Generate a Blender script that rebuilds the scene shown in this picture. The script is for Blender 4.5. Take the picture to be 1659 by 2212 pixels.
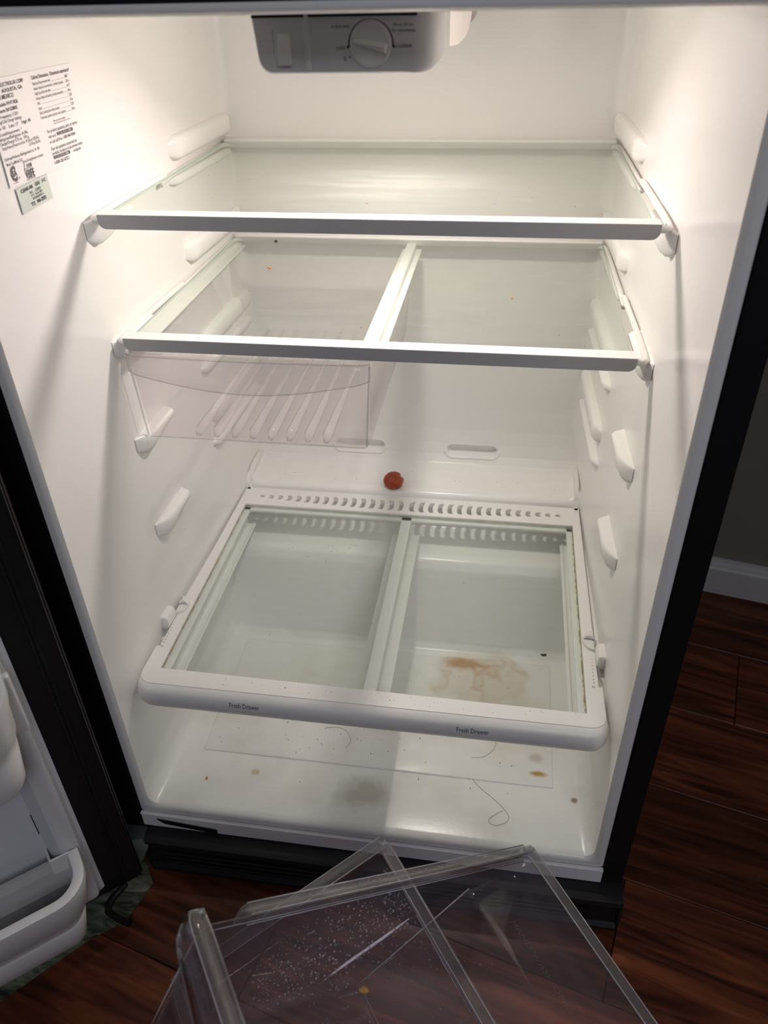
import bpy, bmesh, math, random
from mathutils import Matrix, Vector
random.seed(7)
for o in list(bpy.data.objects): bpy.data.objects.remove(o)
C = bpy.context.scene.collection

# ------------------------------------------------------------------ camera, world, lights, exposure
cam_d = bpy.data.cameras.new('camera'); cam = bpy.data.objects.new('camera', cam_d); C.objects.link(cam)
cam.location = (0.1491, -0.6333, 1.0259); cam.rotation_euler = (0.9571, 0.0226, 0.1493)
cam_d.sensor_fit = 'VERTICAL'; cam_d.sensor_height = 36.0; cam_d.lens = 1693.0/2212.0*36.0
cam_d.clip_start = 0.02
cam_d.dof.use_dof = True; cam_d.dof.focus_distance = 0.98; cam_d.dof.aperture_fstop = 6.8
bpy.context.scene.camera = cam
w = bpy.data.worlds.new('world'); bpy.context.scene.world = w; w.use_nodes = True
w.node_tree.nodes['Background'].inputs[0].default_value = (0.75, 0.80, 1.0, 1)
w.node_tree.nodes['Background'].inputs[1].default_value = 0.055
def area(name, loc, tgt, size, power, col):
    l = bpy.data.lights.new(name, 'AREA'); l.size = size; l.energy = power; l.color = col
    o = bpy.data.objects.new(name, l); C.objects.link(o); o.location = loc
    o.rotation_euler = (Vector(tgt)-Vector(loc)).to_track_quat('-Z', 'Y').to_euler(); return o
area('kitchen_fill_light', (0.9, -2.2, 2.35), (0, 0, 0.3), 0.9, 16.5, (0.90, 0.92, 1.0))  # added fill for the dim kitchen's ambient light, no fixture seen
BULB = (0.008, 0.372, 0.956); BULB_STRENGTH = 74.0
BULB_COL = (1.0, 0.86, 0.82)
# the refrigerator's own lamp: light leaves the housing downwards
l = bpy.data.lights.new('interior_lamp', 'AREA'); l.shape = 'DISK'; l.size = 0.042; l.energy = 2.45; l.color = BULB_COL; l.spread = math.radians(180)
lo = bpy.data.objects.new('interior_lamp', l); C.objects.link(lo); lo.location = (BULB[0], BULB[1], BULB[2]-0.021); lo.rotation_euler = (math.radians(-30), 0, 0)
vs = bpy.context.scene.view_settings
vs.view_transform = 'Standard'; vs.look = 'None'; vs.gamma = 1.0; vs.exposure = 0.0
vs.use_curve_mapping = False
cy = bpy.context.scene.cycles
cy.max_bounces = 16; cy.diffuse_bounces = 10; cy.glossy_bounces = 6; cy.transparent_max_bounces = 40

# ------------------------------------------------------------------ materials
def nodes(name):
    m = bpy.data.materials.new(name); m.use_nodes = True
    nt = m.node_tree; return m, nt, nt.nodes['Principled BSDF']
def N(nt, t, **k):
    n = nt.nodes.new(t)
    for a, b in k.items(): setattr(n, a, b)
    return n
def pmat(name, col, rough=0.4, spec=0.5, metal=0.0, noise=0.0, nscale=20, bump=0.0, bscale=60):
    m, nt, p = nodes(name)
    p.inputs['Base Color'].default_value = (*col, 1); p.inputs['Roughness'].default_value = rough
    p.inputs['Metallic'].default_value = metal; p.inputs['Specular IOR Level'].default_value = spec
    tc = N(nt, 'ShaderNodeTexCoord')
    if noise:
        n = N(nt, 'ShaderNodeTexNoise'); n.inputs['Scale'].default_value = nscale; n.inputs['Detail'].default_value = 5
        nt.links.new(tc.outputs['Object'], n.inputs['Vector'])
        mx = N(nt, 'ShaderNodeMix', data_type='RGBA'); nt.links.new(n.outputs[0], mx.inputs[0])
        mx.inputs[6].default_value = (*[c*(1-noise) for c in col], 1); mx.inputs[7].default_value = (*[min(1, c*(1+noise)) for c in col], 1)
        nt.links.new(mx.outputs[2], p.inputs['Base Color'])
    if bump:
        n = N(nt, 'ShaderNodeTexNoise'); n.inputs['Scale'].default_value = bscale; n.inputs['Detail'].default_value = 3
        nt.links.new(tc.outputs['Object'], n.inputs['Vector'])
        b = N(nt, 'ShaderNodeBump'); b.inputs['Strength'].default_value = bump; b.inputs['Distance'].default_value = 0.002
        nt.links.new(n.outputs[0], b.inputs['Height']); nt.links.new(b.outputs[0], p.inputs['Normal'])
    return m
WHITE = (0.88, 0.87, 0.85)
M = {}
M['shelf_white'] = pmat('white_plastic_trim', (0.85, 0.84, 0.82), 0.35, 0.4, bump=0.05, bscale=300)
M['shelf_front'] = pmat('shaded_white_trim', (0.42, 0.42, 0.43), 0.35, 0.4, bump=0.05, bscale=300)  # darker copy of the white trim, front-face shade put into the colour
M['rod'] = pmat('white_coated_steel', (0.80, 0.79, 0.76), 0.3, 0.5)
M['housing'] = pmat('grey_white_housing_plastic', (0.80, 0.80, 0.81), 0.4, 0.5)
M['knob'] = pmat('pale_grey_control_plastic', (0.85, 0.85, 0.84), 0.35)
M['ink'] = pmat('dark_grey_ink', (0.03, 0.03, 0.035), 0.6)
M['ink_grey'] = pmat('grey_ink', (0.15, 0.15, 0.16), 0.6)
M['label_ink'] = pmat('label_ink', (0.09, 0.08, 0.085), 0.6)
M['label'] = pmat('white_label_paper', (0.84, 0.82, 0.80), 0.5)
M['label_green'] = pmat('pale_green_label_paper', (0.58, 0.64, 0.57), 0.45, noise=0.06, nscale=60)
M['black'] = pmat('black_painted_steel', (0.006, 0.006, 0.007), 0.55, 0.25, bump=0.03, bscale=400)
M['gasket'] = pmat('black_rubber_gasket', (0.010, 0.010, 0.011), 0.45, 0.3)
M['grille'] = pmat('black_grille_plastic', (0.012, 0.012, 0.013), 0.45, 0.35, noise=0.3, nscale=25)
M['steel'] = pmat('grey_steel_rail', (0.90, 0.90, 0.90), 0.4, 0.5, noise=0.05, nscale=8)
M['hinge'] = pmat('dull_steel_hinge', (0.25, 0.25, 0.25), 0.5, metal=0.6)
M['door_white'] = pmat('white_door_plastic', (0.66, 0.67, 0.70), 0.28, 0.5, bump=0.04, bscale=200)
M['bin_white'] = pmat('white_bin_plastic', (0.72, 0.72, 0.73), 0.35, 0.45)
M['wall'] = pmat('taupe_wall_paint', (0.20, 0.185, 0.155), 0.8, 0.2, noise=0.06, nscale=6, bump=0.1)
M['base'] = pmat('white_baseboard_paint', (0.50, 0.48, 0.47), 0.5, 0.4, noise=0.1, nscale=12)
M['fruit'] = pmat('dried_orange_brown_skin', (0.33, 0.045, 0.010), 0.34, 0.5, noise=0.5, nscale=80, bump=0.8, bscale=160)
M['crumb'] = pmat('tan_crumb', (0.55, 0.30, 0.10), 0.8, noise=0.4, nscale=300)
M['orange_crumb'] = pmat('orange_crumb', (0.75, 0.22, 0.03), 0.7, noise=0.3, nscale=400)
M['speck'] = pmat('dark_brown_dirt', (0.07, 0.04, 0.025), 0.9)
M['hair'] = pmat('brown_hair', (0.16, 0.10, 0.06), 0.6)
M['grime'] = pmat('yellow_brown_grime', (0.34, 0.25, 0.10), 0.8, noise=0.5, nscale=90)

def liner_mat():
    m, nt, p = nodes('white_moulded_liner')
    p.inputs['Roughness'].default_value = 0.24; p.inputs['Specular IOR Level'].default_value = 0.45
    tc = N(nt, 'ShaderNodeTexCoord')
    def noise(sc, det=4, src=None):
        n = N(nt, 'ShaderNodeTexNoise'); n.inputs['Scale'].default_value = sc; n.inputs['Detail'].default_value = det
        nt.links.new(src or tc.outputs['Object'], n.inputs['Vector']); return n.outputs[0]
    def math_(op, a, b=None, c=False):
        n = N(nt, 'ShaderNodeMath', operation=op); n.use_clamp = c
        for i, v in enumerate((a, b)):
            if v is None: continue
            if isinstance(v, (int, float)): n.inputs[i].default_value = v
            else: nt.links.new(v, n.inputs[i])
        return n.outputs[0]
    def blob(cx, cy, rx, ry, wob=0.9, wsc=14):
        # soft spot on the liner floor around (cx, cy)
        mp = N(nt, 'ShaderNodeMapping'); mp.inputs['Location'].default_value = (-cx/rx, -cy/ry, 0)
        mp.inputs['Scale'].default_value = (1/rx, 1/ry, 0); nt.links.new(tc.outputs['Object'], mp.inputs['Vector'])
        vl = N(nt, 'ShaderNodeVectorMath', operation='LENGTH'); nt.links.new(mp.outputs[0], vl.inputs[0])
        d = math_('ADD', vl.outputs['Value'], math_('MULTIPLY', math_('SUBTRACT', noise(wsc), 0.5), wob*2))
        return math_('SUBTRACT', 1.0, d, True)
    sep = N(nt, 'ShaderNodeSeparateXYZ'); nt.links.new(tc.outputs['Object'], sep.inputs[0])
    low = math_('LESS_THAN', sep.outputs[2], 0.03)
    col = None
    def mix(prev, fac, c):
        mx = N(nt, 'ShaderNodeMix', data_type='RGBA')
        if isinstance(fac, float): mx.inputs[0].default_value = fac
        else: nt.links.new(fac, mx.inputs[0])
        if isinstance(prev, tuple): mx.inputs[6].default_value = (*prev, 1)
        else: nt.links.new(prev, mx.inputs[6])
        mx.inputs[7].default_value = (*c, 1); return mx.outputs[2]
    # general faint soiling of the floor
    soil = math_('MULTIPLY', math_('SUBTRACT', noise(9, 6), 0.50, True), 1.6, True)
    col = mix(WHITE, math_('MULTIPLY', math_('MULTIPLY', soil, low), 0.8), (0.50, 0.49, 0.38))
    # brown spill with darker tide lines
    b1 = blob(0.145, 0.305, 0.080, 0.080, 0.8, 11)
    ring = math_('MULTIPLY', math_('SUBTRACT', 1.0, math_('MULTIPLY', math_('ABSOLUTE', math_('SUBTRACT', b1, 0.22)), 7.0), True), 0.12)
    vein = math_('SUBTRACT', 1.0, math_('MULTIPLY', math_('ABSOLUTE', math_('SUBTRACT', noise(13, 5), 0.5)), 20.0), True)
    core = blob(0.125, 0.338, 0.040, 0.022, 0.8, 30)
    b1m = math_('MINIMUM', math_('MULTIPLY', b1, 2.2), 1.0)
    f1 = math_('ADD', math_('ADD', math_('MULTIPLY', b1m, 0.28), math_('MULTIPLY', math_('MULTIPLY', vein, b1m), 0.40)), math_('ADD', math_('MULTIPLY', core, 0.9), ring), True)
    col = mix(col, math_('MULTIPLY', f1, low), (0.55, 0.31, 0.14))
    b2 = blob(0.20, 0.23, 0.09, 0.10, 0.7)
    col = mix(col, math_('MULTIPLY', math_('MULTIPLY', b2, 0.5), low), (0.60, 0.47, 0.33))
    for cx, cy, rx, ry, k, c in ((-0.01, 0.06, .05, .035, .55, (.33, .31, .24)), (0.245, .127, .018, .007, 1.0, (.50, .32, .10)),
                                 (0.243, .155, .014, .010, .5, (.45, .36, .24)), (0.298, .089, .006, .006, .9, (.30, .22, .15)),
                                 (-.18, .075, .008, .007, .7, (.55, .50, .28)), (0.06, .20, .10, .05, .22, (.50, .42, .30))):
        b = blob(cx, cy, rx, ry, 0.5, 40)
        col = mix(col, math_('MULTIPLY', math_('MULTIPLY', math_('MULTIPLY', b, 1.6, True), k), low), c)
    nt.links.new(col, p.inputs['Base Color'])
    bp = N(nt, 'ShaderNodeBump'); bp.inputs['Strength'].default_value = 0.06; bp.inputs['Distance'].default_value = 0.002
    nt.links.new(noise(120, 2), bp.inputs['Height']); nt.links.new(bp.outputs[0], p.inputs['Normal'])
    return m
M['liner'] = liner_mat()

def clear(name, tint, dust, dustcol=(0.75, 0.78, 0.72), rough=0.03, streak=False, gloss=1.0, bump=0.0, ior=1.5, bscale=160):
    m = bpy.data.materials.new(name); m.use_nodes = True; nt = m.node_tree; nt.nodes.clear()
    out = N(nt, 'ShaderNodeOutputMaterial'); tr = N(nt, 'ShaderNodeBsdfTransparent'); tr.inputs[0].default_value = (*tint, 1)
    gl = N(nt, 'ShaderNodeBsdfGlossy'); gl.inputs['Roughness'].default_value = rough
    df = N(nt, 'ShaderNodeBsdfDiffuse'); df.inputs[0].default_value = (*dustcol, 1)
    fr = N(nt, 'ShaderNodeFresnel')
    ge = N(nt, 'ShaderNodeNewGeometry'); io = N(nt, 'ShaderNodeMapRange'); io.inputs[3].default_value = ior; io.inputs[4].default_value = 1/ior
    nt.links.new(ge.outputs['Backfacing'], io.inputs[0]); nt.links.new(io.outputs[0], fr.inputs[0])
    m1 = N(nt, 'ShaderNodeMixShader'); m2 = N(nt, 'ShaderNodeMixShader')
    tc = N(nt, 'ShaderNodeTexCoord')
    if bump:
        n = N(nt, 'ShaderNodeTexNoise'); n.inputs['Scale'].default_value = bscale; n.inputs['Detail'].default_value = 2
        nt.links.new(tc.outputs['Object'], n.inputs['Vector'])
        b = N(nt, 'ShaderNodeBump'); b.inputs['Strength'].default_value = bump; b.inputs['Distance'].default_value = 0.002
        nt.links.new(n.outputs[0], b.inputs['Height'])
        nt.links.new(b.outputs[0], gl.inputs['Normal']); nt.links.new(b.outputs[0], fr.inputs['Normal'])
    if streak:
        mp = N(nt, 'ShaderNodeMapping'); mp.inputs['Scale'].default_value = (5, 26, 5); mp.inputs['Rotation'].default_value = (0, 0, 0.2)
        nt.links.new(tc.outputs['Object'], mp.inputs['Vector'])
        n = N(nt, 'ShaderNodeTexNoise'); n.inputs['Scale'].default_value = 1.6; n.inputs['Detail'].default_value = 7; n.inputs['Distortion'].default_value = 1.2
        nt.links.new(mp.outputs[0], n.inputs['Vector'])
        rg = N(nt, 'ShaderNodeMapRange'); rg.inputs[1].default_value = 0.35; rg.inputs[2].default_value = 0.75
        rg.inputs[3].default_value = dust*0.75; rg.inputs[4].default_value = dust*1.35
        nt.links.new(n.outputs[0], rg.inputs[0]); nt.links.new(rg.outputs[0], m1.inputs[0])
    else: m1.inputs[0].default_value = dust
    nt.links.new(tr.outputs[0], m1.inputs[1]); nt.links.new(df.outputs[0], m1.inputs[2])
    mu = N(nt, 'ShaderNodeMath', operation='MULTIPLY'); mu.inputs[1].default_value = gloss; nt.links.new(fr.outputs[0], mu.inputs[0])
    nt.links.new(mu.outputs[0], m2.inputs[0]); nt.links.new(m1.outputs[0], m2.inputs[1]); nt.links.new(gl.outputs[0], m2.inputs[2])
    nt.links.new(m2.outputs[0], out.inputs[0]); return m
M['glass_top'] = clear('dusty_shelf_glass', (0.87, 0.905, 0.87), 0.045, streak=True, gloss=0.22, rough=0.15)
M['glass_mid'] = clear('shelf_glass', (0.90, 0.93, 0.905), 0.06, streak=True, gloss=0.6, rough=0.06)
M['glass_low'] = clear('hazy_cover_glass', (0.945, 0.975, 0.955), 0.06, streak=True, gloss=0.9, rough=0.12, bump=0.15, bscale=400)
M['glass_edge'] = pmat('green_glass_edge', (0.60, 0.69, 0.62), 0.3)
M['plastic'] = clear('clear_crisper_plastic', (0.945, 0.93, 0.95), 0.045, (0.60, 0.50, 0.57), rough=0.07, gloss=1.0, bump=0.03, bscale=45)
M['plastic_deli'] = clear('clear_drawer_plastic', (0.997, 0.988, 0.993), 0.05, (0.98, 0.88, 0.92), rough=0.07, gloss=0.6, bump=0.03, bscale=60)
M['rib'] = clear('moulded_rib_plastic', (0.99, 0.98, 0.985), 0.10, (1.0, 0.92, 0.95), rough=0.05, gloss=1.1)
M['plastic_rim'] = clear('thick_clear_plastic', (0.90, 0.89, 0.90), 0.09, (0.62, 0.60, 0.60), rough=0.10, gloss=1.0)
M['edge'] = clear('bright_plastic_edge', (0.9, 0.9, 0.92), 0.42, (0.80, 0.79, 0.82), rough=0.12, gloss=1.5)
M['drop'] = clear('water_drop', (0.97, 0.97, 0.98), 0.16, (0.9, 0.9, 0.92), rough=0.02, gloss=3.0)
M['shield'] = clear('frosted_light_shield', (0.55, 0.53, 0.50), 0.60, (0.62, 0.60, 0.56), rough=0.3)
m, nt, p = nodes('lit_bulb_glass'); p.inputs['Emission Color'].default_value = (*BULB_COL, 1); p.inputs['Emission Strength'].default_value = BULB_STRENGTH
p.inputs['Base Color'].default_value = (0.8, 0.8, 0.8, 1); M['bulb'] = m

def wood_mat(k):
    m, nt, p = nodes('red_brown_wood_plank')
    tc = N(nt, 'ShaderNodeTexCoord'); oi = N(nt, 'ShaderNodeObjectInfo')
    mp = N(nt, 'ShaderNodeMapping'); mp.inputs['Scale'].default_value = (2.2, 26, 8)
    ad = N(nt, 'ShaderNodeVectorMath', operation='ADD'); sc = N(nt, 'ShaderNodeVectorMath', operation='SCALE')
    cb = N(nt, 'ShaderNodeCombineXYZ'); nt.links.new(oi.outputs['Random'], cb.inputs[0]); nt.links.new(oi.outputs['Random'], cb.inputs[1])
    nt.links.new(cb.outputs[0], sc.inputs[0]); sc.inputs['Scale'].default_value = 31.0
    nt.links.new(tc.outputs['Object'], ad.inputs[0]); nt.links.new(sc.outputs[0], ad.inputs[1]); nt.links.new(ad.outputs[0], mp.inputs['Vector'])
    n = N(nt, 'ShaderNodeTexNoise'); n.inputs['Scale'].default_value = 1.5; n.inputs['Detail'].default_value = 9; n.inputs['Distortion'].default_value = 1.4
    nt.links.new(mp.outputs[0], n.inputs['Vector'])
    cr = N(nt, 'ShaderNodeValToRGB'); cr.color_ramp.elements[0].position = 0.32; cr.color_ramp.elements[1].position = 0.72
    cr.color_ramp.elements[0].color = (0.045, 0.012, 0.006, 1); cr.color_ramp.elements[1].color = (0.26, 0.075, 0.030, 1)
    e = cr.color_ramp.elements.new(0.5); e.color = (0.13, 0.034, 0.015, 1)
    nt.links.new(n.outputs[0], cr.inputs[0])
    hs = N(nt, 'ShaderNodeHueSaturation'); mr = N(nt, 'ShaderNodeMapRange'); mr.inputs[3].default_value = 0.7; mr.inputs[4].default_value = 1.35
    nt.links.new(oi.outputs['Random'], mr.inputs[0]); nt.links.new(mr.outputs[0], hs.inputs['Value']); nt.links.new(cr.outputs[0], hs.inputs['Color'])
    nt.links.new(hs.outputs[0], p.inputs['Base Color'])
    p.inputs['Roughness'].default_value = 0.42; p.inputs['Specular IOR Level'].default_value = 0.35
    b = N(nt, 'ShaderNodeBump'); b.inputs['Strength'].default_value = 0.35; b.inputs['Distance'].default_value = 0.001
    nt.links.new(n.outputs[0], b.inputs['Height']); nt.links.new(b.outputs[0], p.inputs['Normal']); return m
M['wood'] = wood_mat(0)
def mat_rug():
    m, nt, p = nodes('mottled_green_grey_mat'); tc = N(nt, 'ShaderNodeTexCoord')
    mp = N(nt, 'ShaderNodeMapping'); mp.inputs['Scale'].default_value = (1, 3, 1); nt.links.new(tc.outputs['Object'], mp.inputs['Vector'])
    n = N(nt, 'ShaderNodeTexNoise'); n.inputs['Scale'].default_value = 14; n.inputs['Detail'].default_value = 8; n.inputs['Distortion'].default_value = 2
    nt.links.new(mp.outputs[0], n.inputs['Vector'])
    cr = N(nt, 'ShaderNodeValToRGB'); cr.color_ramp.elements[0].position = 0.35; cr.color_ramp.elements[1].position = 0.68
    cr.color_ramp.elements[0].color = (0.02, 0.025, 0.02, 1); cr.color_ramp.elements[1].color = (0.21, 0.225, 0.18, 1)
    e = cr.color_ramp.elements.new(0.52); e.color = (0.12, 0.13, 0.08, 1)
    nt.links.new(n.outputs[0], cr.inputs[0]); nt.links.new(cr.outputs[0], p.inputs['Base Color']); p.inputs['Roughness'].default_value = 0.5
    b = N(nt, 'ShaderNodeBump'); b.inputs['Strength'].default_value = 0.8; b.inputs['Distance'].default_value = 0.004
    nt.links.new(n.outputs[0], b.inputs['Height']); nt.links.new(b.outputs[0], p.inputs['Normal']); return m
M['rug'] = mat_rug()

# ------------------------------------------------------------------ helpers
def link(name, me, mats, parent=None, smooth=False, mat_world=None):
    o = bpy.data.objects.new(name, me); C.objects.link(o)
    for m_ in (mats if isinstance(mats, (list, tuple)) else [mats]): me.materials.append(m_)
    if parent: o.parent = parent
    if mat_world is not None: o.matrix_local = mat_world
    if smooth:
        for p_ in me.polygons: p_.use_smooth = True
    return o
def obj(name, bm, mats, parent=None, smooth=False, mw=None, angle=None):
    me = bpy.data.meshes.new(name); bmesh.ops.recalc_face_normals(bm, faces=bm.faces); bm.to_mesh(me); bm.free()
    o = link(name, me, mats, parent, smooth or angle is not None, mw)
    if angle is not None:
        me.set_sharp_from_angle(angle=math.radians(angle))
    return o
def empty(name, loc, label, cat, group=None):
    o = bpy.data.objects.new(name, None); C.objects.link(o); o.location = loc; o.empty_display_size = 0.05
    o['label'] = label; o['category'] = cat
    if group: o['group'] = group
    return o
def tag(o, label=None, cat=None, group=None, kind=None):
    for k_, v in (('label', label), ('category', cat), ('group', group), ('kind', kind)):
        if v: o[k_] = v
    return o
def off(parent): # parts are given in world coords: local offset of an unrotated parent
    return Matrix.Translation(-Vector(parent.location))
def add_box(bm, a, b, bevel=0.0, seg=2, mat=0):
    r = bmesh.ops.create_cube(bm, size=1.0); vs_ = r['verts']
    for v in vs_:
        v.co = Vector(((a[i]+b[i])/2 + v.co[i]*(b[i]-a[i])) for i in range(3))
    fs = set(f for v in vs_ for f in v.link_faces)
    for f in fs: f.material_index = mat
    if bevel:
        es = list(set(e for v in vs_ for e in v.link_edges))
        bmesh.ops.bevel(bm, geom=es, offset=bevel, segments=seg, profile=0.5, affect='EDGES', material=mat)
def box(a, b, bevel=0.0, seg=2):
    bm = bmesh.new(); add_box(bm, a, b, bevel, seg); return bm
def loft(bm, loops, close=True, cap0=False, cap1=False):
    R = [[bm.verts.new(p_) for p_ in l] for l in loops]
    n = len(R[0])
    for a, b in zip(R, R[1:]):
        for i in range(n if close else n-1):
            bm.faces.new((a[i], a[(i+1) % n], b[(i+1) % n], b[i]))
    if cap0: bm.faces.new(R[0])
    if cap1: bm.faces.new(list(reversed(R[-1])))
    return R
def rrect(x0, x1, z0, z1, r, n=5):
    pts = []
    for cx, cz, a0 in ((x1-r, z0+r, -90), (x1-r, z1-r, 0), (x0+r, z1-r, 90), (x0+r, z0+r, 180)):
        for i in range(n+1):
            a = math.radians(a0+90*i/n); pts.append((cx+r*math.cos(a), cz+r*math.sin(a)))
    return pts
def add_tube(bm, pts, r, n=10, cap=True, smooth_steps=0):
    P_ = [Vector(p_) for p_ in pts]
    if smooth_steps:
        for _ in range(smooth_steps):
            Q = [P_[0]]
            for a, b in zip(P_, P_[1:]): Q += [a.lerp(b, .25), a.lerp(b, .75)]
            P_ = Q+[P_[-1]]
    loops = []; up = None
    for i, p_ in enumerate(P_):
        t = (P_[min(i+1, len(P_)-1)]-P_[max(i-1, 0)]).normalized()
        if up is None:
            up = Vector((0, 0, 1)) if abs(t.z) < 0.9 else Vector((1, 0, 0))
        s = t.cross(up).normalized(); up = s.cross(t).normalized()
        rr = r[i] if isinstance(r, (list, tuple)) else r
        loops.append([p_+s*rr*math.cos(2*math.pi*k/n)+up*rr*math.sin(2*math.pi*k/n) for k in range(n)])
    loft(bm, loops, True, cap, cap)
def prism(bm, prof, x0, x1, mat=0):
    # profile in (y, z) extruded along x
    A = [bm.verts.new((x0, y, z)) for y, z in prof]; B = [bm.verts.new((x1, y, z)) for y, z in prof]
    n = len(prof); fs = [bm.faces.new(A), bm.faces.new(list(reversed(B)))]
    for i in range(n): fs.append(bm.faces.new((A[i], B[i], B[(i+1) % n], A[(i+1) % n])))
    for f in fs: f.material_index = mat
def text_mesh(items, name='print'):
    # items: (string, size, x, y, xscale, bold) in a local plane -> one joined mesh
    bm = bmesh.new()
    for it in items:
        s, size, x, y, xs = it[:5]; al = it[5] if len(it) > 5 else 'LEFT'; thick = it[6] if len(it) > 6 else 0.0
        cu = bpy.data.curves.new('t', 'FONT'); cu.body = s; cu.size = size; cu.align_x = al; cu.offset = thick; cu.resolution_u = 2
        to = bpy.data.objects.new('t', cu); C.objects.link(to); bpy.context.view_layer.update()
        me = bpy.data.meshes.new_from_object(to.evaluated_get(bpy.context.evaluated_depsgraph_get()))
        me.transform(Matrix.Translation((x, y, 0)) @ Matrix.Diagonal((xs, 1, 1, 1)))
        bm.from_mesh(me); bpy.data.objects.remove(to); bpy.data.meshes.remove(me); bpy.data.curves.remove(cu)
    return bm
def frame(origin, X, Y):
    X = Vector(X).normalized(); Y = Vector(Y); Y = (Y-X*Y.dot(X)).normalized(); Z = X.cross(Y)
    m_ = Matrix((X, Y, Z)).transposed().to_4x4(); m_.translation = Vector(origin); return m_
def wx(y): return 0.322-0.022*max(0, y)/0.65      # inner half width of the liner at depth y
def flat_holes(outer, holes, z0, z1, name='x'):
    # extruded plate with holes through the curve filler
    cu = bpy.data.curves.new(name, 'CURVE'); cu.dimensions = '2D'; cu.fill_mode = 'BOTH'; cu.extrude = (z1-z0)/2
    for pts in [outer]+holes:
        sp = cu.splines.new('POLY'); sp.points.add(len(pts)-1); sp.use_cyclic_u = True
        for i, (x, y) in enumerate(pts): sp.points[i].co = (x, y, 0, 1)
    to = bpy.data.objects.new('t', cu); C.objects.link(to); bpy.context.view_layer.update()
    me = bpy.data.meshes.new_from_object(to.evaluated_get(bpy.context.evaluated_depsgraph_get()))
    bpy.data.objects.remove(to); me.transform(Matrix.Translation((0, 0, (z0+z1)/2))); return me

FLOOR = -0.110
# ------------------------------------------------------------------ room
AN = math.radians(-14.4)
fl = bpy.data.objects.new('floor', None); C.objects.link(fl); fl['kind'] = 'structure'; fl.rotation_euler = (0, 0, AN)
fl.location = (0, 0, FLOOR)
PW = 0.1835; PL = 1.22; TH = 0.012
bm = bmesh.new(); add_box(bm, (-PL/2+.0006, -PW/2+.0005, -TH), (PL/2-.0006, PW/2-.0005, 0), 0.0011, 1)
pm = bpy.data.meshes.new('plank'); bm.to_mesh(pm); bm.free(); pm.materials.append(M['wood'])
for k in range(-7, 6):
    for j in range(-2, 3):
        o = bpy.data.objects.new('plank', pm); C.objects.link(o); o.parent = fl
        xo = ((k*0.37) % 1.0)*PL
        o.location = (j*PL+xo-0.25, 0.149+PW*(k+0.5)-PW, random.uniform(-.0003, 0))
tag(obj('subfloor', box((-2.9, -1.5, -.03), (2.9, 1.5, -TH-.0008)), M['black'], fl), kind='structure')
# wall behind the refrigerator, turned like the planks
ang = math.radians(-12.2); wd = Vector((math.cos(ang), math.sin(ang), 0)); wn = Vector((-math.sin(ang), math.cos(ang), 0))
W0 = Vector((0.619, 0.749, FLOOR))
wm = frame(W0, wd, (0, 0, 1))          # local: x along the wall, y up, z towards the room
wl = obj('wall_back', box((-1.6, 0, -0.10), (1.6, 2.5, -0.013)), M['wall'], mw=wm); wl['kind'] = 'structure'
bm = bmesh.new()
prof = [(0, 0), (0, .004), (.006, .003), (.010, .008), (.066, .008), (.070, .005), (.076, .003), (.080, -.002), (.083, -.010), (.083, -.013), (0, -.013)]
A = [[(x, y, z) for y, z in prof] for x in (-1.5, 1.5)]
loft(bm, A, True, True, True)
bb = obj('baseboard_back', bm, M['base'], mw=wm); bb['kind'] = 'structure'
# mat under the open door
bm = bmesh.new()
pts = [(-.62, -.36), (-.46, -.237), (-.376, -.142), (-.335, -.110), (-.318, -.050), (-.340, -.020), (-.60, -.02), (-.75, -.12)]
A = [[(x, y, FLOOR+.0005) for x, y in pts], [(x, y, FLOOR+.0035) for x, y in pts]]
loft(bm, A, True, True, True)
tag(obj('floor_mat', bm, M['rug']), 'mottled green and grey mat on the wood floor under the open door', 'mat')

# ------------------------------------------------------------------ refrigerator
FR = empty('refrigerator', (0, 0.35, FLOOR), 'black refrigerator standing open with an empty white moulded interior', 'refrigerator')
fo = off(FR)
# outer cabinet
bm = bmesh.new()
add_box(bm, (-.368, 0, -.055), (-.3355, .70, 1.66), .002, 2); add_box(bm, (.3355, 0, -.055), (.3645, .70, 1.66), .002, 2)
add_box(bm, (-.3345, .002, 1.0055), (.3345, .69, 1.64), .002, 2)
add_box(bm, (-.3345, .668, -.05), (.3345, .69, 1.013)); add_box(bm, (-.3345, .03, -.05), (.3345, .667, -.006))
add_box(bm, (-.368, -.0005, 1.0045), (.3645, .0015, 1.10))
obj('cabinet', bm, M['black'], FR, mw=fo)
# liner: lofted rounded box, then floor step with slots
def section(y, hw, z0, z1, r): return [(x, y, z) for x, z in rrect(-hw, hw, z0, z1, r, 6)]
bm = bmesh.new()
S = [section(0.0012, .3345, .0005, 1.0045, .003), section(-.0005, .333, .002, 1.0035, .004), section(-.001, .327, .008, 1.0005, .012), section(0.0, .3235, .0125, .9985, .014),
     section(.004, .3205, .0160, .9965, .016), section(.012, wx(.012)-.0005, .0172, .9955, .018)]
for i in range(1, 14): S.append(section(.012+.618*i/13, wx(.618*i/13)-.0005, .0175, .995, .020))
yb = .655; rb = .022
for i in range(1, 7):
    a = math.radians(90*i/6); ins = rb*(1-math.cos(a)); S.append(section(.633+rb*math.sin(a)-.003, wx(.64)-ins, .0175+ins, .995-ins, .020))
loft(bm, S, True, False, True)
obj('liner', bm, M['liner'], FR, mw=fo, angle=35)
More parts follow.
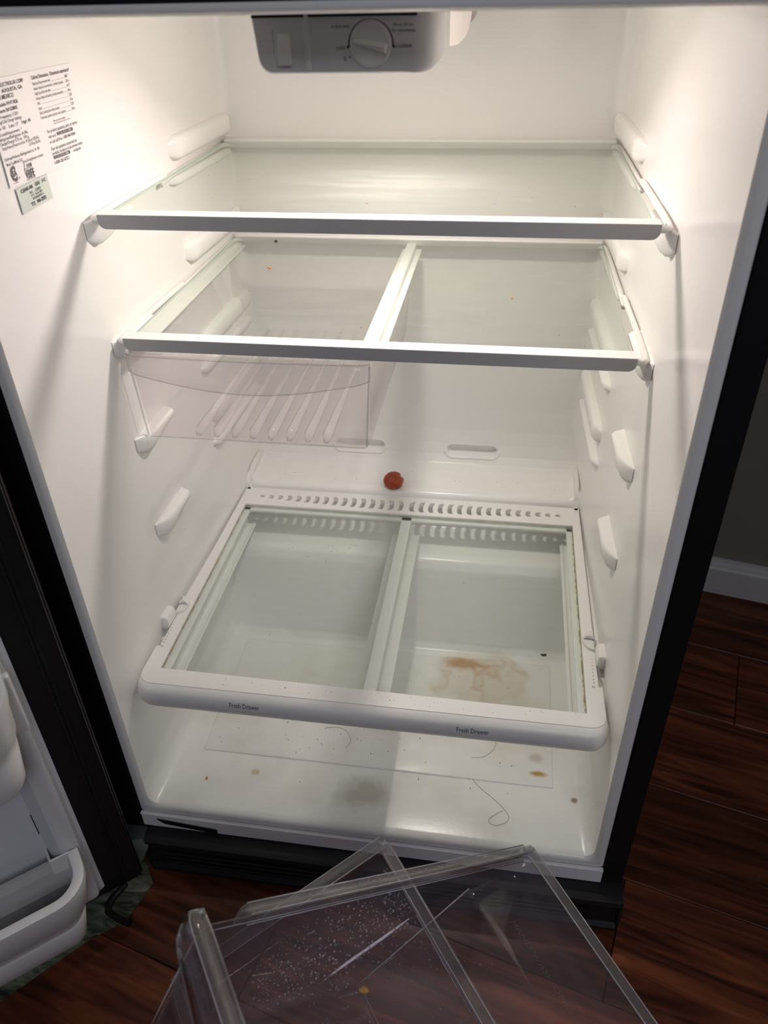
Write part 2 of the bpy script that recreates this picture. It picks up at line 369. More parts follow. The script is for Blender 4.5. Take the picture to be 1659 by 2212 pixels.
# raised step at the back (compressor hump) with two moulded slots
prof = [(.355, .0165), (.368, .018), (.378, .026), (.430, .150), (.440, .163), (.452, .168), (.520, .170), (.530, .175), (.534, .190),
        (.536, .226), (.540, .236), (.550, .240), (.575, .2405), (.598, .2415), (.613, .2445), (.625, .2515), (.635, .264), (.643, .284), (.649, .31), (.652, .35)]
fine = []
for a, b in zip(prof, prof[1:]):
    k = max(1, int(math.dist(a, b)/(.0014 if a[1] > .238 else .004)))
    for i in range(k): fine.append((a[0]+(b[0]-a[0])*i/k, a[1]+(b[1]-a[1])*i/k))
fine.append(prof[-1])
bm = bmesh.new(); NX = 240; grid = []
for y, z in fine:
    hw = wx(y)+.0015; row = []
    for i in range(NX+1):
        x = -hw+2*hw*i/NX; dy = dz = 0
        # side fillet
        e = hw-abs(x)
        if .54 < y < .62 and e < .03: dz += .012*(1-e/.03)**2
        for sx in (-.105, .107):
            q = max(0, abs(x-sx)-.036)/.010; rz = abs(z-.272)/.0085
            dd = math.sqrt(q*q+rz*rz)
            if dd < 1.0:
                s = min(1, (1-dd)*5); dy = .017*s
            elif dd < 1.6 and z < .272: dy = -.0030*math.sin((dd-1)/.6*math.pi)
        row.append(bm.verts.new((x, y+dy, z+dz)))
    grid.append(row)
for a, b in zip(grid, grid[1:]):
    for i in range(NX): bm.faces.new((a[i], a[i+1], b[i+1], b[i]))
obj('rear_step', bm, M['liner'], FR, smooth=True, mw=fo)
# faint raised panel on the liner floor
bm = bmesh.new(); add_box(bm, (-.272, .105, .0165), (.268, .352, .0196), .0022, 3)
obj('floor_panel', bm, M['liner'], FR, mw=fo, angle=40)
# shelf supports moulded on the side walls
def support_front(side, zt):
    bm = bmesh.new(); loops = []
    for i in range(25):
        t = i/24; y = .194+.098*t
        prot = .0160*math.sin(min(1, t/.42+.02)*math.pi/2)**.9*min(1, (math.sin(min(1, (1-t)/.07)*math.pi/2)+.05))
        hgt = (.013+.015*math.exp(-((t-.12)/.36)**2))*(.75+.25*min(1, t/.15))
        zz = zt; x0 = wx(y)+.002; prof_ = []
        for k in range(9):
            a = math.radians(90-180*k/8)
            prof_.append((x0-.002-prot*max(0, math.cos(a))**.5, zz-hgt/2+hgt/2*math.copysign(abs(math.sin(a))**.6, math.sin(a))))
        loops.append([(side*x, y, z) for x, z in ([(x0, zz)]+prof_+[(x0, zz-hgt)])])
    loft(bm, loops, False)
    return bm
def support_rear(side, zb, y0=.438, y1=.645, h=.030, prot=.013):
    bm = bmesh.new(); loops = []
    for i in range(21):
        t = i/20; y = y0+(y1-y0)*t
        f = math.sin(min(1, t/.09)*math.pi/2)**.7
        x0 = wx(y)+.002; prof_ = []
        for k in range(11):
            a = math.radians(90-180*k/10)
            prof_.append((x0-.002-prot*f*max(0, math.cos(a))**.55, zb+h/2+h/2*(.6+.4*f)*math.copysign(abs(math.sin(a))**.75, math.sin(a))))
        loops.append([(side*x, y, z) for x, z in ([(x0, zb+h/2+h*.5)]+prof_+[(x0, zb+h/2-h*.5)])])
    loft(bm, loops, False)
    return bm
for side in (-1, 1):
    for zt in (.797, .658, .523, .386):
        obj('front_shelf_support', support_front(side, zt), M['liner'], FR, smooth=True, mw=fo)
    for zs in (.811, .674, .539, .4125):
        obj('rear_shelf_support', support_rear(side, zs), M['liner'], FR, smooth=True, mw=fo)
    for zs in (.782, .640, .507, .377):
        obj('rear_shelf_ledge', support_rear(side, zs, .424, .64, .013, .011), M['liner'], FR, smooth=True, mw=fo)
    # ledge the crisper cover rests on
    obj('cover_ledge', support_rear(side, .203, .02+.12, .50, .016, .010), M['liner'], FR, smooth=True, mw=fo)
    obj('cover_stop', support_rear(side, .226, .150, .178, .024, .011), M['liner'], FR, smooth=True, mw=fo)
# rail under the opening, grille, hinge
bm = bmesh.new(); add_box(bm, (-.335, -.0035, -.031), (.335, .002, -.0015), .0004, 1); add_box(bm, (-.335, -.0055, -.0022), (.335, .0005, -.0005), .0005, 2)
obj('bottom_rail', bm, M['steel'], FR, mw=fo)
bm = bmesh.new()
prof = [(.002, -.032), (-.020, -.0335), (-.028, -.037), (-.030, -.044), (-.024, -.052), (-.0255, -.090), (-.031, -.096), (-.030, -.104), (-.02, FLOOR+.001), (.03, FLOOR+.001), (.03, -.032)]
prism(bm, [(y, z) for y, z in prof], -.330, .366)
bmesh.ops.bevel(bm, geom=[e for e in bm.edges if abs(e.verts[0].co.x-e.verts[1].co.x) < 1e-5], offset=.004, segments=2, affect='EDGES')
g = obj('toe_grille', bm, M['grille'], FR, mw=fo, angle=40)
for k in range(3):
    obj('louvre', box((-.30, -.0285, -.062-k*.011), (.30, -.022, -.058-k*.011), .001, 1), M['grille'], g)
bm = bmesh.new(); add_box(bm, (-.30, -.0285, -.0), (.1, -.0, .0)); bm.free()
obj('roller_foot', (lambda b: (add_tube(b, [(.300, .02, FLOOR+.019), (.345, .02, FLOOR+.019)], .0175, 20), b)[1])(bmesh.new()), M['gasket'], FR, mw=fo, angle=40)
bm = bmesh.new(); 
A = [(-.311, -.0045, -.010), (-.219, -.0045, -.0195), (-.219, -.0045, -.029), (-.300, -.0045, -.0195)]
loft(bm, [A, [(x, y-.0012, z) for x, y, z in A]], True, True, True)
tag(obj('tape_strip', bm, M['gasket'], FR, mw=fo), 'black tape strip on the pale rail')
bm = bmesh.new(); add_box(bm, (-.366, -.060, -.046), (-.320, .0, -.040), .001, 1); add_tube(bm, [(-.352, -.045, -.046), (-.352, -.045, -.022)], .006, 12)
M['bracket'] = pmat('dull_green_grey_bracket', (0.09, 0.105, 0.10), 0.5, noise=0.3, nscale=40)
hg = obj('door_hinge', bm, M['bracket'], FR, mw=fo, angle=40)
bm = bmesh.new(); add_tube(bm, [(0, 0, 0), (0, 0, .004)], .0045, 6); add_tube(bm, [(0, 0, .0035), (0, 0, .0055)], .0028, 10)
o = obj('screw', bm, M['steel'], hg, mw=Matrix.Translation((-.3385, -.049, -.0405)), angle=30)

# ---- control housing
bm = bmesh.new(); X0, X1, Z0, Z1 = -.068, .0845, .9505, .9945
X1 = .0835; loops = []
for y, ins, ir in ((.080, .006, .0190), (.0805, .003, .0160), (.083, .0008, .0090), (.088, 0, .0035), (.096, 0, .0005), (.160, 0, 0), (.172, .004, .004)):
    pr = []
    for x, z in rrect(X0+ins*.6, X1-ir, Z0+ins*.6, Z1+.001, .010, 6):
        if z > Z1-.0095: # square top corners
            x = X0+ins*.6 if x < 0 else X1-ir
            z = max(z, Z1-.002)
        x += .0045*(Z1-z)/.044 if x < -.03 else (-.0020*(Z1-z)/.044 if x > .05 else 0)
        pr.append((x, y, z))
    loops.append(pr)
loft(bm, loops, True, True, True)
HS = obj('control_housing', bm, M['housing'], FR, mw=fo, angle=32)
def hpart(name, bm, m_, par=HS, angle=None): return obj(name, bm, m_, par, angle=angle)
# groove between the two panels (proud soft rib)
bm = bmesh.new(); add_tube(bm, [(-.0215, .0805, .9535), (-.0215, .0805, .9935)], .0022, 10); hpart('divider_rib', bm, M['housing'], angle=60)
bm = bmesh.new(); fr_me = flat_holes([(-.0515, .9525), (-.0265, .9525), (-.0265, .9835), (-.0515, .9835)], [[(-.0500, .954), (-.0280, .954), (-.0280, .982), (-.0500, .982)]], -.0010, .0)
bm.from_mesh(fr_me); o = hpart('switch_frame', bm, M['housing']); o.matrix_local = Matrix.Translation((0, .0795, 0)) @ Matrix.Rotation(math.radians(90), 4, 'X')
bm = bmesh.new(); prism(bm, [(.080, .9795), (.0785, .9793), (.0765, .972), (.0735, .9600), (.0745, .9575), (.080, .9572)], -.0455, -.0350)
bmesh.ops.bevel(bm, geom=bm.edges[:], offset=.0006, segments=2, affect='EDGES'); hpart('rocker_switch', bm, M['knob'], angle=40)
bm = bmesh.new(); add_box(bm, (-.066, .0792, .9905), (.067, .084, .9940)); hpart('shadow_gap_strip', bm, M['gasket'])  # black strip added to paint the shadow gap above the housing
# dial
bm = bmesh.new(); cx, cz = .030, .9712; loops = []
for y, r in ((.080, .0160), (.0782, .0160), (.0775, .0157), (.0772, .0150), (.0776, .0140)):
    loops.append([(cx+r*math.cos(a*math.pi/24), y, cz+r*math.sin(a*math.pi/24)) for a in range(48)])
loft(bm, loops, True, True, True); DI = hpart('temperature_dial', bm, M['knob'], angle=50)
bm = bmesh.new(); an = math.radians(-12)
c_, s_ = math.cos(an), math.sin(an)
def dp(u, v, y): return (cx+u*c_-v*s_, y, cz+u*s_+v*c_)
loft(bm, [[dp(-.0138, -.0012, .0778), dp(.0138, -.0040, .0778), dp(.0138, .0040, .0778), dp(-.0138, .0012, .0778)],
          [dp(-.0128, -.0006, .0735), dp(.0122, -.0016, .0725), dp(.0122, .0008, .0725), dp(-.0128, .0002, .0735)]], True, True, True)
hpart('grip', bm, M['knob'], DI)
bm = bmesh.new(); 
for i in range(34):
    a0 = math.radians(-4+188*i/34); a1 = math.radians(-4+188*(i+1)/34); t0 = .0004+.0009*abs(1-2*i/34)
    q = [(cx+.0172*math.cos(a0), .0799, cz+.0172*math.sin(a0)), (cx+(.0172+t0)*math.cos(a0), .0799, cz+(.0172+t0)*math.sin(a0)),
         (cx+(.0172+t0)*math.cos(a1), .0799, cz+(.0172+t0)*math.sin(a1)), (cx+.0172*math.cos(a1), .0799, cz+.0172*math.sin(a1))]
    bm.faces.new([bm.verts.new(v) for v in q])
for px_, pz_, r in ((cx-.0185, cz-.0015, .0011), (cx+.0185, cz-.0015, .0011), (cx-.0175, cz-.0085, .0007)):
    bm.faces.new([bm.verts.new((px_+r*math.cos(k*math.pi/6), .0799, pz_+r*math.sin(k*math.pi/6))) for k in range(12)])
hpart('dial_scale', bm, M['ink'])
bm = text_mesh([('cold', .0042, .0090, .9680, 1, 'RIGHT'), ('coldest', .0042, .0505, .9690, 1), ('0', .0042, .0098, .9600, 1, 'RIGHT'),
                ('x (normal)', .0034, .0135, .9838-.001, 1, 'RIGHT', .00002), ('Allow 24 hrs', .0031, .0480, .9835, 1), ('for adjustment', .0031, .0470, .9797, 1)])
for v in bm.verts: v.co = Vector((v.co.x, .0798, v.co.y))
hpart('lettering', bm, M['ink'])
# bulb + shield
bm = bmesh.new(); bmesh.ops.create_uvsphere(bm, u_segments=24, v_segments=16, radius=.019)
for v in bm.verts: v.co = Vector(BULB)+v.co
obj('light_bulb', bm, M['bulb'], FR, smooth=True, mw=fo)
bm = bmesh.new(); add_tube(bm, [(BULB[0], BULB[1]+.015, BULB[2]+.006), (BULB[0], BULB[1]+.034, BULB[2]+.010)], .012, 16); add_box(bm, (BULB[0]-.03, BULB[1]+.034, .945), (BULB[0]+.03, BULB[1]+.060, .9955), .003, 2)
obj('bulb_socket', bm, M['housing'], FR, mw=fo, angle=40)
for nm, x0, yy, rx, rz in (('light_shield', .0640, .440, .025, .043), ('shield_wing', .0700, .452, .0255, .025)):
    bm = bmesh.new(); pts = [(x0, .994)]
    for i in range(17):
        a = math.radians(90*i/16); pts.append((x0+rx*math.cos(a)**.75 if i < 16 else x0, .984-rz*math.sin(a)**.9))
    pts.insert(1, (x0+rx, .994))
    loft(bm, [[(x, yy+(x-x0)*.35, z) for x, z in pts], [(x, yy+.0025+(x-x0)*.35, z) for x, z in pts]], True, True, True)
    obj(nm, bm, M['shield'], FR, mw=fo)

# ---- service stickers on the left liner wall
def lw(y, z, d=0.0): return Vector((-(wx(y))+.0006+d, y, z))
SX = Vector((.022/.65, 1, 0))
def fit_text(items):
    # (text, size, x0, x1, y, stroke): each line stretched to run from x0 to x1
    bm = bmesh.new()
    for t_, sz, x0, x1, yy, st_ in items:
        b = text_mesh([(t_, sz, 0, 0, 1, 'LEFT', st_)]); xs_ = [v.co.x for v in b.verts]; k = (x1-x0)/(max(xs_)-min(xs_)); m0 = min(xs_)
        for v in b.verts: v.co = Vector((x0+(v.co.x-m0)*k, v.co.y+yy, 0))
        me_ = bpy.data.meshes.new('q'); b.to_mesh(me_); b.free(); bm.from_mesh(me_); bpy.data.meshes.remove(me_)
    return bm
def sticker_fit(name, y0, z1, w_, h_, rot, mat_, items, label):
    me_f = frame(lw(y0, z1, .0006), SX, (0, 0, 1)) @ Matrix.Rotation(rot, 4, 'Z')
    bm = bmesh.new(); add_box(bm, (0, -h_, 0), (w_, 0, .0003), .0)
    st = obj(name, bm, mat_, FR, mw=fo @ me_f); st['label'] = label
    obj('printing', fit_text(items), M['label_ink'], st, mw=Matrix.Translation((0, 0, .0006)))
    return st
T1, T2 = .00008, .00016
it = [('Cabinet Dimensions - Dimensions exterieures*', .0046, .078, .150, -.0070, T1)]
rows = [('Height (top of hinge cover) with rollers', '66"', .110), ('Hauteur (dessus du couvercle charn.), roulettes comprises', '167.6 cm', .133), ('Height (top of box) with rollers', '64 1/2"', .107), ('Hauteur (dessus du boitier), roulettes comprises', '164 cm', .129),
        ('Width', '29 5/8"', .083), ('Largeur', '75.2 cm', .084), ('Depth including doors without handles', '31 3/8"', .115), ('Profondeur (portes comprises, sans poignees)', '80.6 cm', .126)]
for i, (a, b, xe) in enumerate(rows):
    yy = -.0118-.00425*i
    it += [(a, .0036, .078, xe, yy, .00003), (b, .0038, .139, .145, yy, .00003), ('_'*12, .0036, xe+.001, .1375, yy+.0004, 0)]
it += [('*Dimensions may vary slightly', .0022, .098, .122, -.0468, .00003), ('*Les dimensions peuvent varier', .0022, .098, .131, -.0490, .00001),
       ('For product questions, parts, or service', .0044, .083, .143, -.0550, .00003), ('visit us at', .0044, .083, .097, -.0598, .00003), ('WWW.FRIGIDAIRE.COM', .0046, .099, .131, -.0598, T2), ('or call toll free 1-800-944-9044', .0044, .083, .134, -.0646, .00003),
       ('Pour des questions concernant les', .0044, .083, .134, -.0710, .00003), ('produits, les pieces ou les services visitez', .0044, .083, .144, -.0752, .00003), ('WWW.FRIGIDAIRE.COM', .0046, .083, .116, -.0794, T2), ('ou appelez', .0044, .123, .139, -.0794, .00003), ('1-800-265-8352', .0046, .083, .112, -.0840, .00003),
       ('PRODUCTS ELECTROLUX CORP', .0044, .002, .064, -.0070, T1), ('MODELS   AUGUSTA, GA', .0042, .002, .060, -.0118, T1), ('MADE IN MEXICO', .0050, .002, .043, -.0168, T1), ('Model/Modele FFHT1826', .0042, .002, .047, -.0222, T1), ('Serial/Serie BA22802', .0042, .002, .044, -.0270, T1),
       ('Volts/Frequency 115/1', .0040, .002, .042, -.0316, .00003), ('Holding/Cold Charge Settings', .0040, .002, .046, -.0356, .00003), ('Low 10    Lato 17    High 40', .0040, .002, .060, -.0402, .00003), ('Full Load/Amperemetre  *', .0038, .002, .042, -.0452, .00003),
       ('Refrigerant/Refrigerant  R134a', .0038, .002, .050, -.0490, .00003), ('Charge/Charge 4.75 oz.  135 g.', .0038, .002, .050, -.0526, .00003), ('Design Pressure/Pression nominale  HI 230 psi (1585 kPa)', .0038, .004, .066, -.0564, .00003), ('LO 140 psi (965 kPa)', .0038, .047, .067, -.0600, .00003),
       ('Defrost/Volume Refrigerated cu. ft. 18', .0038, .003, .062, -.0656, .00003), ('Model Type/Modele 2012', .0038, .004, .030, -.0700, .00003), ('Patents Pending/Brevets en instance', .0036, .029, .066, -.0722, .00003),
       ('C', .0180, .0055, .0150, -.0840, .0006), ('SA', .0072, .0085, .0160, -.0800, .0003), ('US', .0026, .0165, .0190, -.0835, .00003), ('Certified', .0018, .0065, .0150, -.0862, 0),
       ('AHAM', .0050, .0335, .0425, -.0770, T1), ('______', .0040, .0280, .0430, -.0772, T2), ('VERIFIE', .0105, .0285, .0440, -.0862, .0003), ('______', .0040, .0280, .0440, -.0868, T2), ('/', .0090, .0290, .0315, -.0785, T1)]
sticker_fit('specification_label', .0830, .9465, .156, .0885, 0, M['label'], it, 'white printed specification label on the left liner wall')
sticker_fit('date_label', .0905, .8555, .0565, .0235, math.radians(2.5), M['label_green'],
        [('CSNK-06   GN   /-C', .0044, .006, .052, -.0055, .0002), ('BA  - 22802', .0034, .020, .040, -.0098, .00003), ('PT 4.6.80', .0030, .021, .041, -.0128, .00003), ('0000021', .0030, .022, .042, -.0158, .00003), ('T2  98-292', .0046, .017, .045, -.0205, .0002)], 'small pale green inspection label')

# ---- fridge door (swung open on the left)
DA = math.radians(139); dd_ = Vector((math.cos(DA), -math.sin(DA), 0)); dn = Vector((.65606, -.75471, 0))
if dn.dot(Vector((1, 0, 0))) < 0: dn = -dn
DM = Matrix((dd_, dn, Vector((0, 0, 1)))).transposed().to_4x4(); DM.translation = Vector((-.343, -.119, 0))   # local: x away from hinge, y inward face, z up
bm = bmesh.new(); add_box(bm, (-.056, -.046, -.034), (.700, -.0105, .990), .003, 2)
DR = obj('fridge_door', bm, M['black'], FR, mw=fo @ DM)
bm = bmesh.new()
# gasket: ribbed frame
for x0, x1 in ((-.053, -.003), (.647, .697)):
    add_box(bm, (x0, -.0105, -.030), (x1, -.0055, .985), .0015, 2)
    add_box(bm, (x0+.017, -.0075, -.028), (x0+.0205, -.0035, .983), .001, 2)
    add_box(bm, (x0+.0235, -.0065, -.028), (x0+.025, -.0025, .983), .0005, 1)
    add_box(bm, (x0+.0005, -.0095, -.029), (x0+.002, -.004, .984), .0005, 1)
for z0, z1 in ((-.030, -.004), (.955, .985)): add_box(bm, (-.05, -.0105, z0), (.695, -.0055, z1), .0015, 2)
obj('gasket', bm, M['gasket'], DR)
bm = bmesh.new()
add_tube(bm, [(-.030, -.004, -.030), (-.010, -.002, -.040), (.000, .000, -.048), (.004, .004, -.056), (-.004, .010, -.075), (-.016, .014, -.094)], [.004, .005, .006, .005, .005, .005], 8)
for v in bm.verts: v.co.x = v.co.x
obj('loose_gasket_end', bm, M['gasket'], DR, smooth=True)
# inner door liner: base flange, raised dikes, recessed panel
bm = bmesh.new()
def dloft(xs_, y_, z0, z1, r): return [(x, y_, z) for x, z in rrect(xs_[0], xs_[1], z0, z1, r, 5)]
L = [dloft((-.004, .650), -.0055, -.008, .958, .004), dloft((-.004, .650), -.001, -.008, .958, .004), dloft((.0005, .6455), -.0002, -.022+.012, .953, .006),
     dloft((.003, .643), .004, -.006, .951, .008), dloft((.0045, .6415), .012, -.002, .949, .010), dloft((.010, .636), .0150, .004, .945, .012), dloft((.026, .620), .0140, .020, .930, .012),
     dloft((.034, .612), .006, .026, .924, .014), dloft((.040, .606), -.0050, .032, .918, .016), dloft((.046, .600), -.0075, .038, .912, .016)]
loft(bm, L, True, True, True)
obj('inner_panel', bm, M['door_white'], DR, angle=30)
bm = bmesh.new(); add_box(bm, (.040, -.006, .150), (.0412, -.0050, .19), 0); 
obj('bin_slot', bm, M['ink'], DR)
# brackets between bins
for z0 in (.345, .70):
    obj('bin_bracket', box((.002, .006, z0), (.034, .0195, z0+.085), .004, 3), M['door_white'], DR, angle=40)
def door_bin(z, label, inset=0.0, h=.125, D=.087, dr=.75):
    DB = empty('door_bin', (0, 0, 0), label, 'bin', 'white bins on the open door')
    DB.matrix_world = DM @ Matrix.Translation((0, 0, z))
    def uloop(ins, zz, d, r=.045):
        # open U in plan seen from above; returns closed loop
        x0, x1, yf, yb_ = .006+inset+ins, .640-inset-ins, d-ins, .0165+ins*.0
        r = max(.008, r-ins); pts = []
        pts.append((x0, yb_, zz))
        for i in range(9):
            a = math.radians(180-90*i/8); pts.append((x0+r+r*math.cos(a), yf-r*1.0+r*math.sin(a), zz))
        for i in range(9):
            a = math.radians(90-90*i/8); pts.append((x1-r+r*math.cos(a), yf-r+r*math.sin(a), zz))
        pts.append((x1, yb_, zz)); return pts
    bm = bmesh.new()
    Ls = [uloop(q*dr if q > .004 else q, zz, D) for q, zz in ((.046, -h+.004), (.038, -h), (.033, -h+.004), (.029, -h+.020), (.022, -h+.046), (.0245, -h+.050), (.0165, -h+.068), (.0120, -h+.072), (.004, -h+.100), (.0005, -.010))]
    Ls += [uloop(.0012, -.001, D), uloop(.004, 0, D), uloop(.0120, 0, D), uloop(.0140, -.0015, D), uloop(.0152, -.007, D), uloop(.024, -.06, D), uloop(.040, -h+.018, D), uloop(.050, -h+.012, D)]
    loft(bm, Ls, True, True, True)
    obj('bin_body', bm, M['bin_white'], DB, angle=38)
    bm = bmesh.new(); add_box(bm, (.040, -.0065, -.030), (.0425, .018, 0), .001, 1); add_box(bm, (.008+inset, .0155, -.030), (.0425, .0182, 0), .001, 1)
    obj('mounting_tab', bm, M['bin_white'], DB)
door_bin(.122, 'white door bin at the bottom of the open door, above the mat')
door_bin(.452, 'white door bin second from the bottom of the open door', .000, .125, .102, .45)

# ------------------------------------------------------------------ glass shelves
def glass_pane(name, x0, x1, y0, y1, z0, z1, mat_, par):
    bm = bmesh.new(); v = [bm.verts.new(p_) for p_ in ((x0, y0, z1), (x1, y0, z1), (x1, y1, z1), (x0, y1, z1))]; bm.faces.new(v)
    w_ = [bm.verts.new(p_) for p_ in ((x0, y0, z1), (x1, y0, z1), (x1, y1, z1), (x0, y1, z1), (x0, y0, z0), (x1, y0, z0), (x1, y1, z0), (x0, y1, z0))]
    for i in range(4):
        f = bm.faces.new((w_[i], w_[(i+1) % 4], w_[4+(i+1) % 4], w_[4+i])); f.material_index = 1
    return obj(name, bm, [mat_, M['glass_edge']], par, mw=off(par))
def shelf(z, xl, xr, yf, label, mid):
    SH = empty('glass_shelf', (0, .42, z), label, 'shelf', None); so = off(SH)
    yb_ = yf+.441
    glass_pane('glass_pane', xl+.006, xr-.006, yf+.008, yb_-.002, z-.0045, z-.0015, M['glass_mid'] if mid else M['glass_top'], SH)
    # front trim with rounded lower ends
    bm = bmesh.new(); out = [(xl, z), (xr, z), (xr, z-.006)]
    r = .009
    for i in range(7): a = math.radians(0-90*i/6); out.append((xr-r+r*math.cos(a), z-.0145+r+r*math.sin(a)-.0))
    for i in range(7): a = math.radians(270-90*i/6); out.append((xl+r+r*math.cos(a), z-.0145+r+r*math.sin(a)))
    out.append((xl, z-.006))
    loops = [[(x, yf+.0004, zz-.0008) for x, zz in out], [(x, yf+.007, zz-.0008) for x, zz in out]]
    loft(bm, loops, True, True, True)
    tag(obj('front_face', bm, M['shelf_front'], SH, mw=so, angle=30), 'front face of the trim, greyed for its shade')
    bm = bmesh.new()
    prism(bm, [(yf+.0008, z+.0002), (yf+.0215, z+.0002), (yf+.0225, z-.0012), (yf+.008, z-.0014), (yf+.008, z-.0006), (yf+.0008, z-.0006)], xl, xr)
    prism(bm, [(yf+.004, z-.0058), (yf+.018, z-.0058), (yf+.018, z-.0085), (yf+.004, z-.0085)], xl, xr)
    obj('front_trim', bm, M['shelf_white'], SH, mw=so, angle=30)
    bm = bmesh.new(); prism(bm, [(yb_-.015, z+.0012), (yb_+.002, z+.0030), (yb_+.005, z+.002), (yb_+.005, z-.010), (yb_-.010, z-.010)], xl+.006, xr-.006)
    bmesh.ops.bevel(bm, geom=bm.edges[:], offset=.0008, segments=1, affect='EDGES')
    obj('rear_trim', bm, M['shelf_white'], SH, mw=so, angle=40)
    for s in (-1, 1):
        bm = bmesh.new(); xo = s*.3090; xb = (xl if s < 0 else xr)
        add_tube(bm, [(xb-s*.004, yf+.006, z-.0062), (xo-s*.004, yf+.005, z-.006), (xo, yf+.010, z-.005), (xo-s*.006, yf+.19, z-.0035), (xo-s*.0065, yf+.206, z-.0045)], .0037, 10, True, 2)
        add_tube(bm, [(xo-s*.0075, yf+.186, z-.0105), (xo-s*.0080, yf+.205, z-.0085), (xo-s*.0085, yf+.225, z-.0065), (xo-s*.0115, yf+.41, z-.0055), (xo-s*.015, yf+.428, z-.006), (xo-s*.022, yf+.432, z-.006)], .0035, 10, True, 2)
        obj('side_rod', bm, M['rod'], SH, smooth=True, mw=so)
    return SH
S1 = shelf(.8048, -.300, .2985, .1978, 'hazy glass shelf at the top, directly below the control box', False)
S2 = shelf(.6622, -.301, .2975, .1956, 'glass shelf in the middle, above the clear hanging drawer', True)
so = off(S2)
bm = bmesh.new(); add_box(bm, (-.0115, .207, .646), (.0035, .630, .6555), .001, 1); add_box(bm, (-.019, .207, .6435), (.012, .630, .6455), .0005, 1)
obj('drawer_rail', bm, M['shelf_white'], S2, mw=so)
bm = bmesh.new(); add_box(bm, (-.299, .215, .6438), (-.281, .630, .6460), .0005, 1); add_box(bm, (-.2985, .215, .6460), (-.2960, .630, .6555), .0004, 1)
obj('drawer_rail', bm, M['shelf_white'], S2, mw=so)
# ---- clear hanging drawer under the middle shelf
DD = empty('deli_drawer', (-.154, .40, .52), 'clear plastic hanging drawer under the left half of the middle shelf', 'drawer'); do = off(DD)
def pan_shell(prof, v0, v1, th, tap=0.0, bev=.008):
    # open pan: prof = closed side outline (u, w) whose last edge (last->first) is the open top; walls at v0 / v1
    bm = bmesh.new(); wmax = max(w_ for u, w_ in prof); wmin = min(w_ for u, w_ in prof)
    A = []; B = []
    for u, w_ in prof:
        t = tap*(wmax-w_)/(wmax-wmin)
        A.append(bm.verts.new((u, v0+t, w_))); B.append(bm.verts.new((u, v1-t, w_)))
    n = len(prof)
    bm.faces.new(A); bm.faces.new(list(reversed(B)))
    for i in range(n-1): bm.faces.new((A[i], B[i], B[i+1], A[i+1]))
    es = [e for e in bm.edges if not e.is_boundary]
    bmesh.ops.bevel(bm, geom=es, offset=bev, segments=4, profile=.5, affect='EDGES', clamp_overlap=True)
    return bm
def solid(o, th):
    md = o.modifiers.new('s', 'SOLIDIFY'); md.thickness = th; md.offset = 0
bm = pan_shell([(.600, .637), (.592, .519), (.2125, .519), (.205, .637)], .003, -.300+.0, .002, 0, .006)
for v in bm.verts:    # u->y, v->x : swap, and taper the side walls
    u, vv, w_ = v.co; t = (.637-w_)/.118*.007; x = -vv if False else vv
    xx = vv; v.co = (xx, u, w_)
for v in bm.verts:
    t = (.637-v.co.z)/.118*.008
    v.co.x += (t*.3 if v.co.x < -.15 else -t)
o = obj('drawer_body', bm, M['plastic_deli'], DD, smooth=True, mw=do); solid(o, .0014)
for v in o.data.vertices: v.co.x -= .004
bm = bmesh.new(); # front apron with curved lower edge
n = 28; top = []; bot = []
for i in range(n+1):
    t = i/n; x = -.3065+.3040*t; yy = .1985-.004*math.sin(t*math.pi)+(.006*max(0, abs(t-.5)-.46)/.04)
    top.append((x, yy, .6385)); bot.append((x, yy-.0008, .617-.021*math.sin(t*math.pi)))
loft(bm, [[(x, y+.010, z+.0005) for x, y, z in top], top, bot], False)
o = obj('front_lip', bm, M['plastic_deli'], DD, smooth=True, mw=do); solid(o, .0022)
bm = bmesh.new()
bm.free()
for pts_, r_ in ((bot, .0007), ([(x, y, z+.0002) for x, y, z in top], .0007), ([(-.3045, .206, .618), (-.3035, .2125, .522)], .0012), ([(-.0035, .204, .636), (-.0115, .2115, .522)], .0012),
                 ([(-.300, .2125, .5195), (-.014, .2125, .5195)], .0008), ([(-.0090, .59, .630), (-.0165, .59, .522)], .0008)):
    bm = bmesh.new(); add_tube(bm, pts_, r_, 6); obj('moulded_edge', bm, M['plastic_rim'], DD, smooth=True, mw=do)
for i in range(8):
    x = -.2380+.0245*i; bm = bmesh.new()
    add_tube(bm, [(x-.000, .222, .520), (x+.0, .232, .5235), (x+.0, .40, .5235), (x, .57, .5235)], [.0035, .0068, .0030, .0028], 12)
    obj('bottom_rib', bm, M['rib'], DD, smooth=True, mw=do)

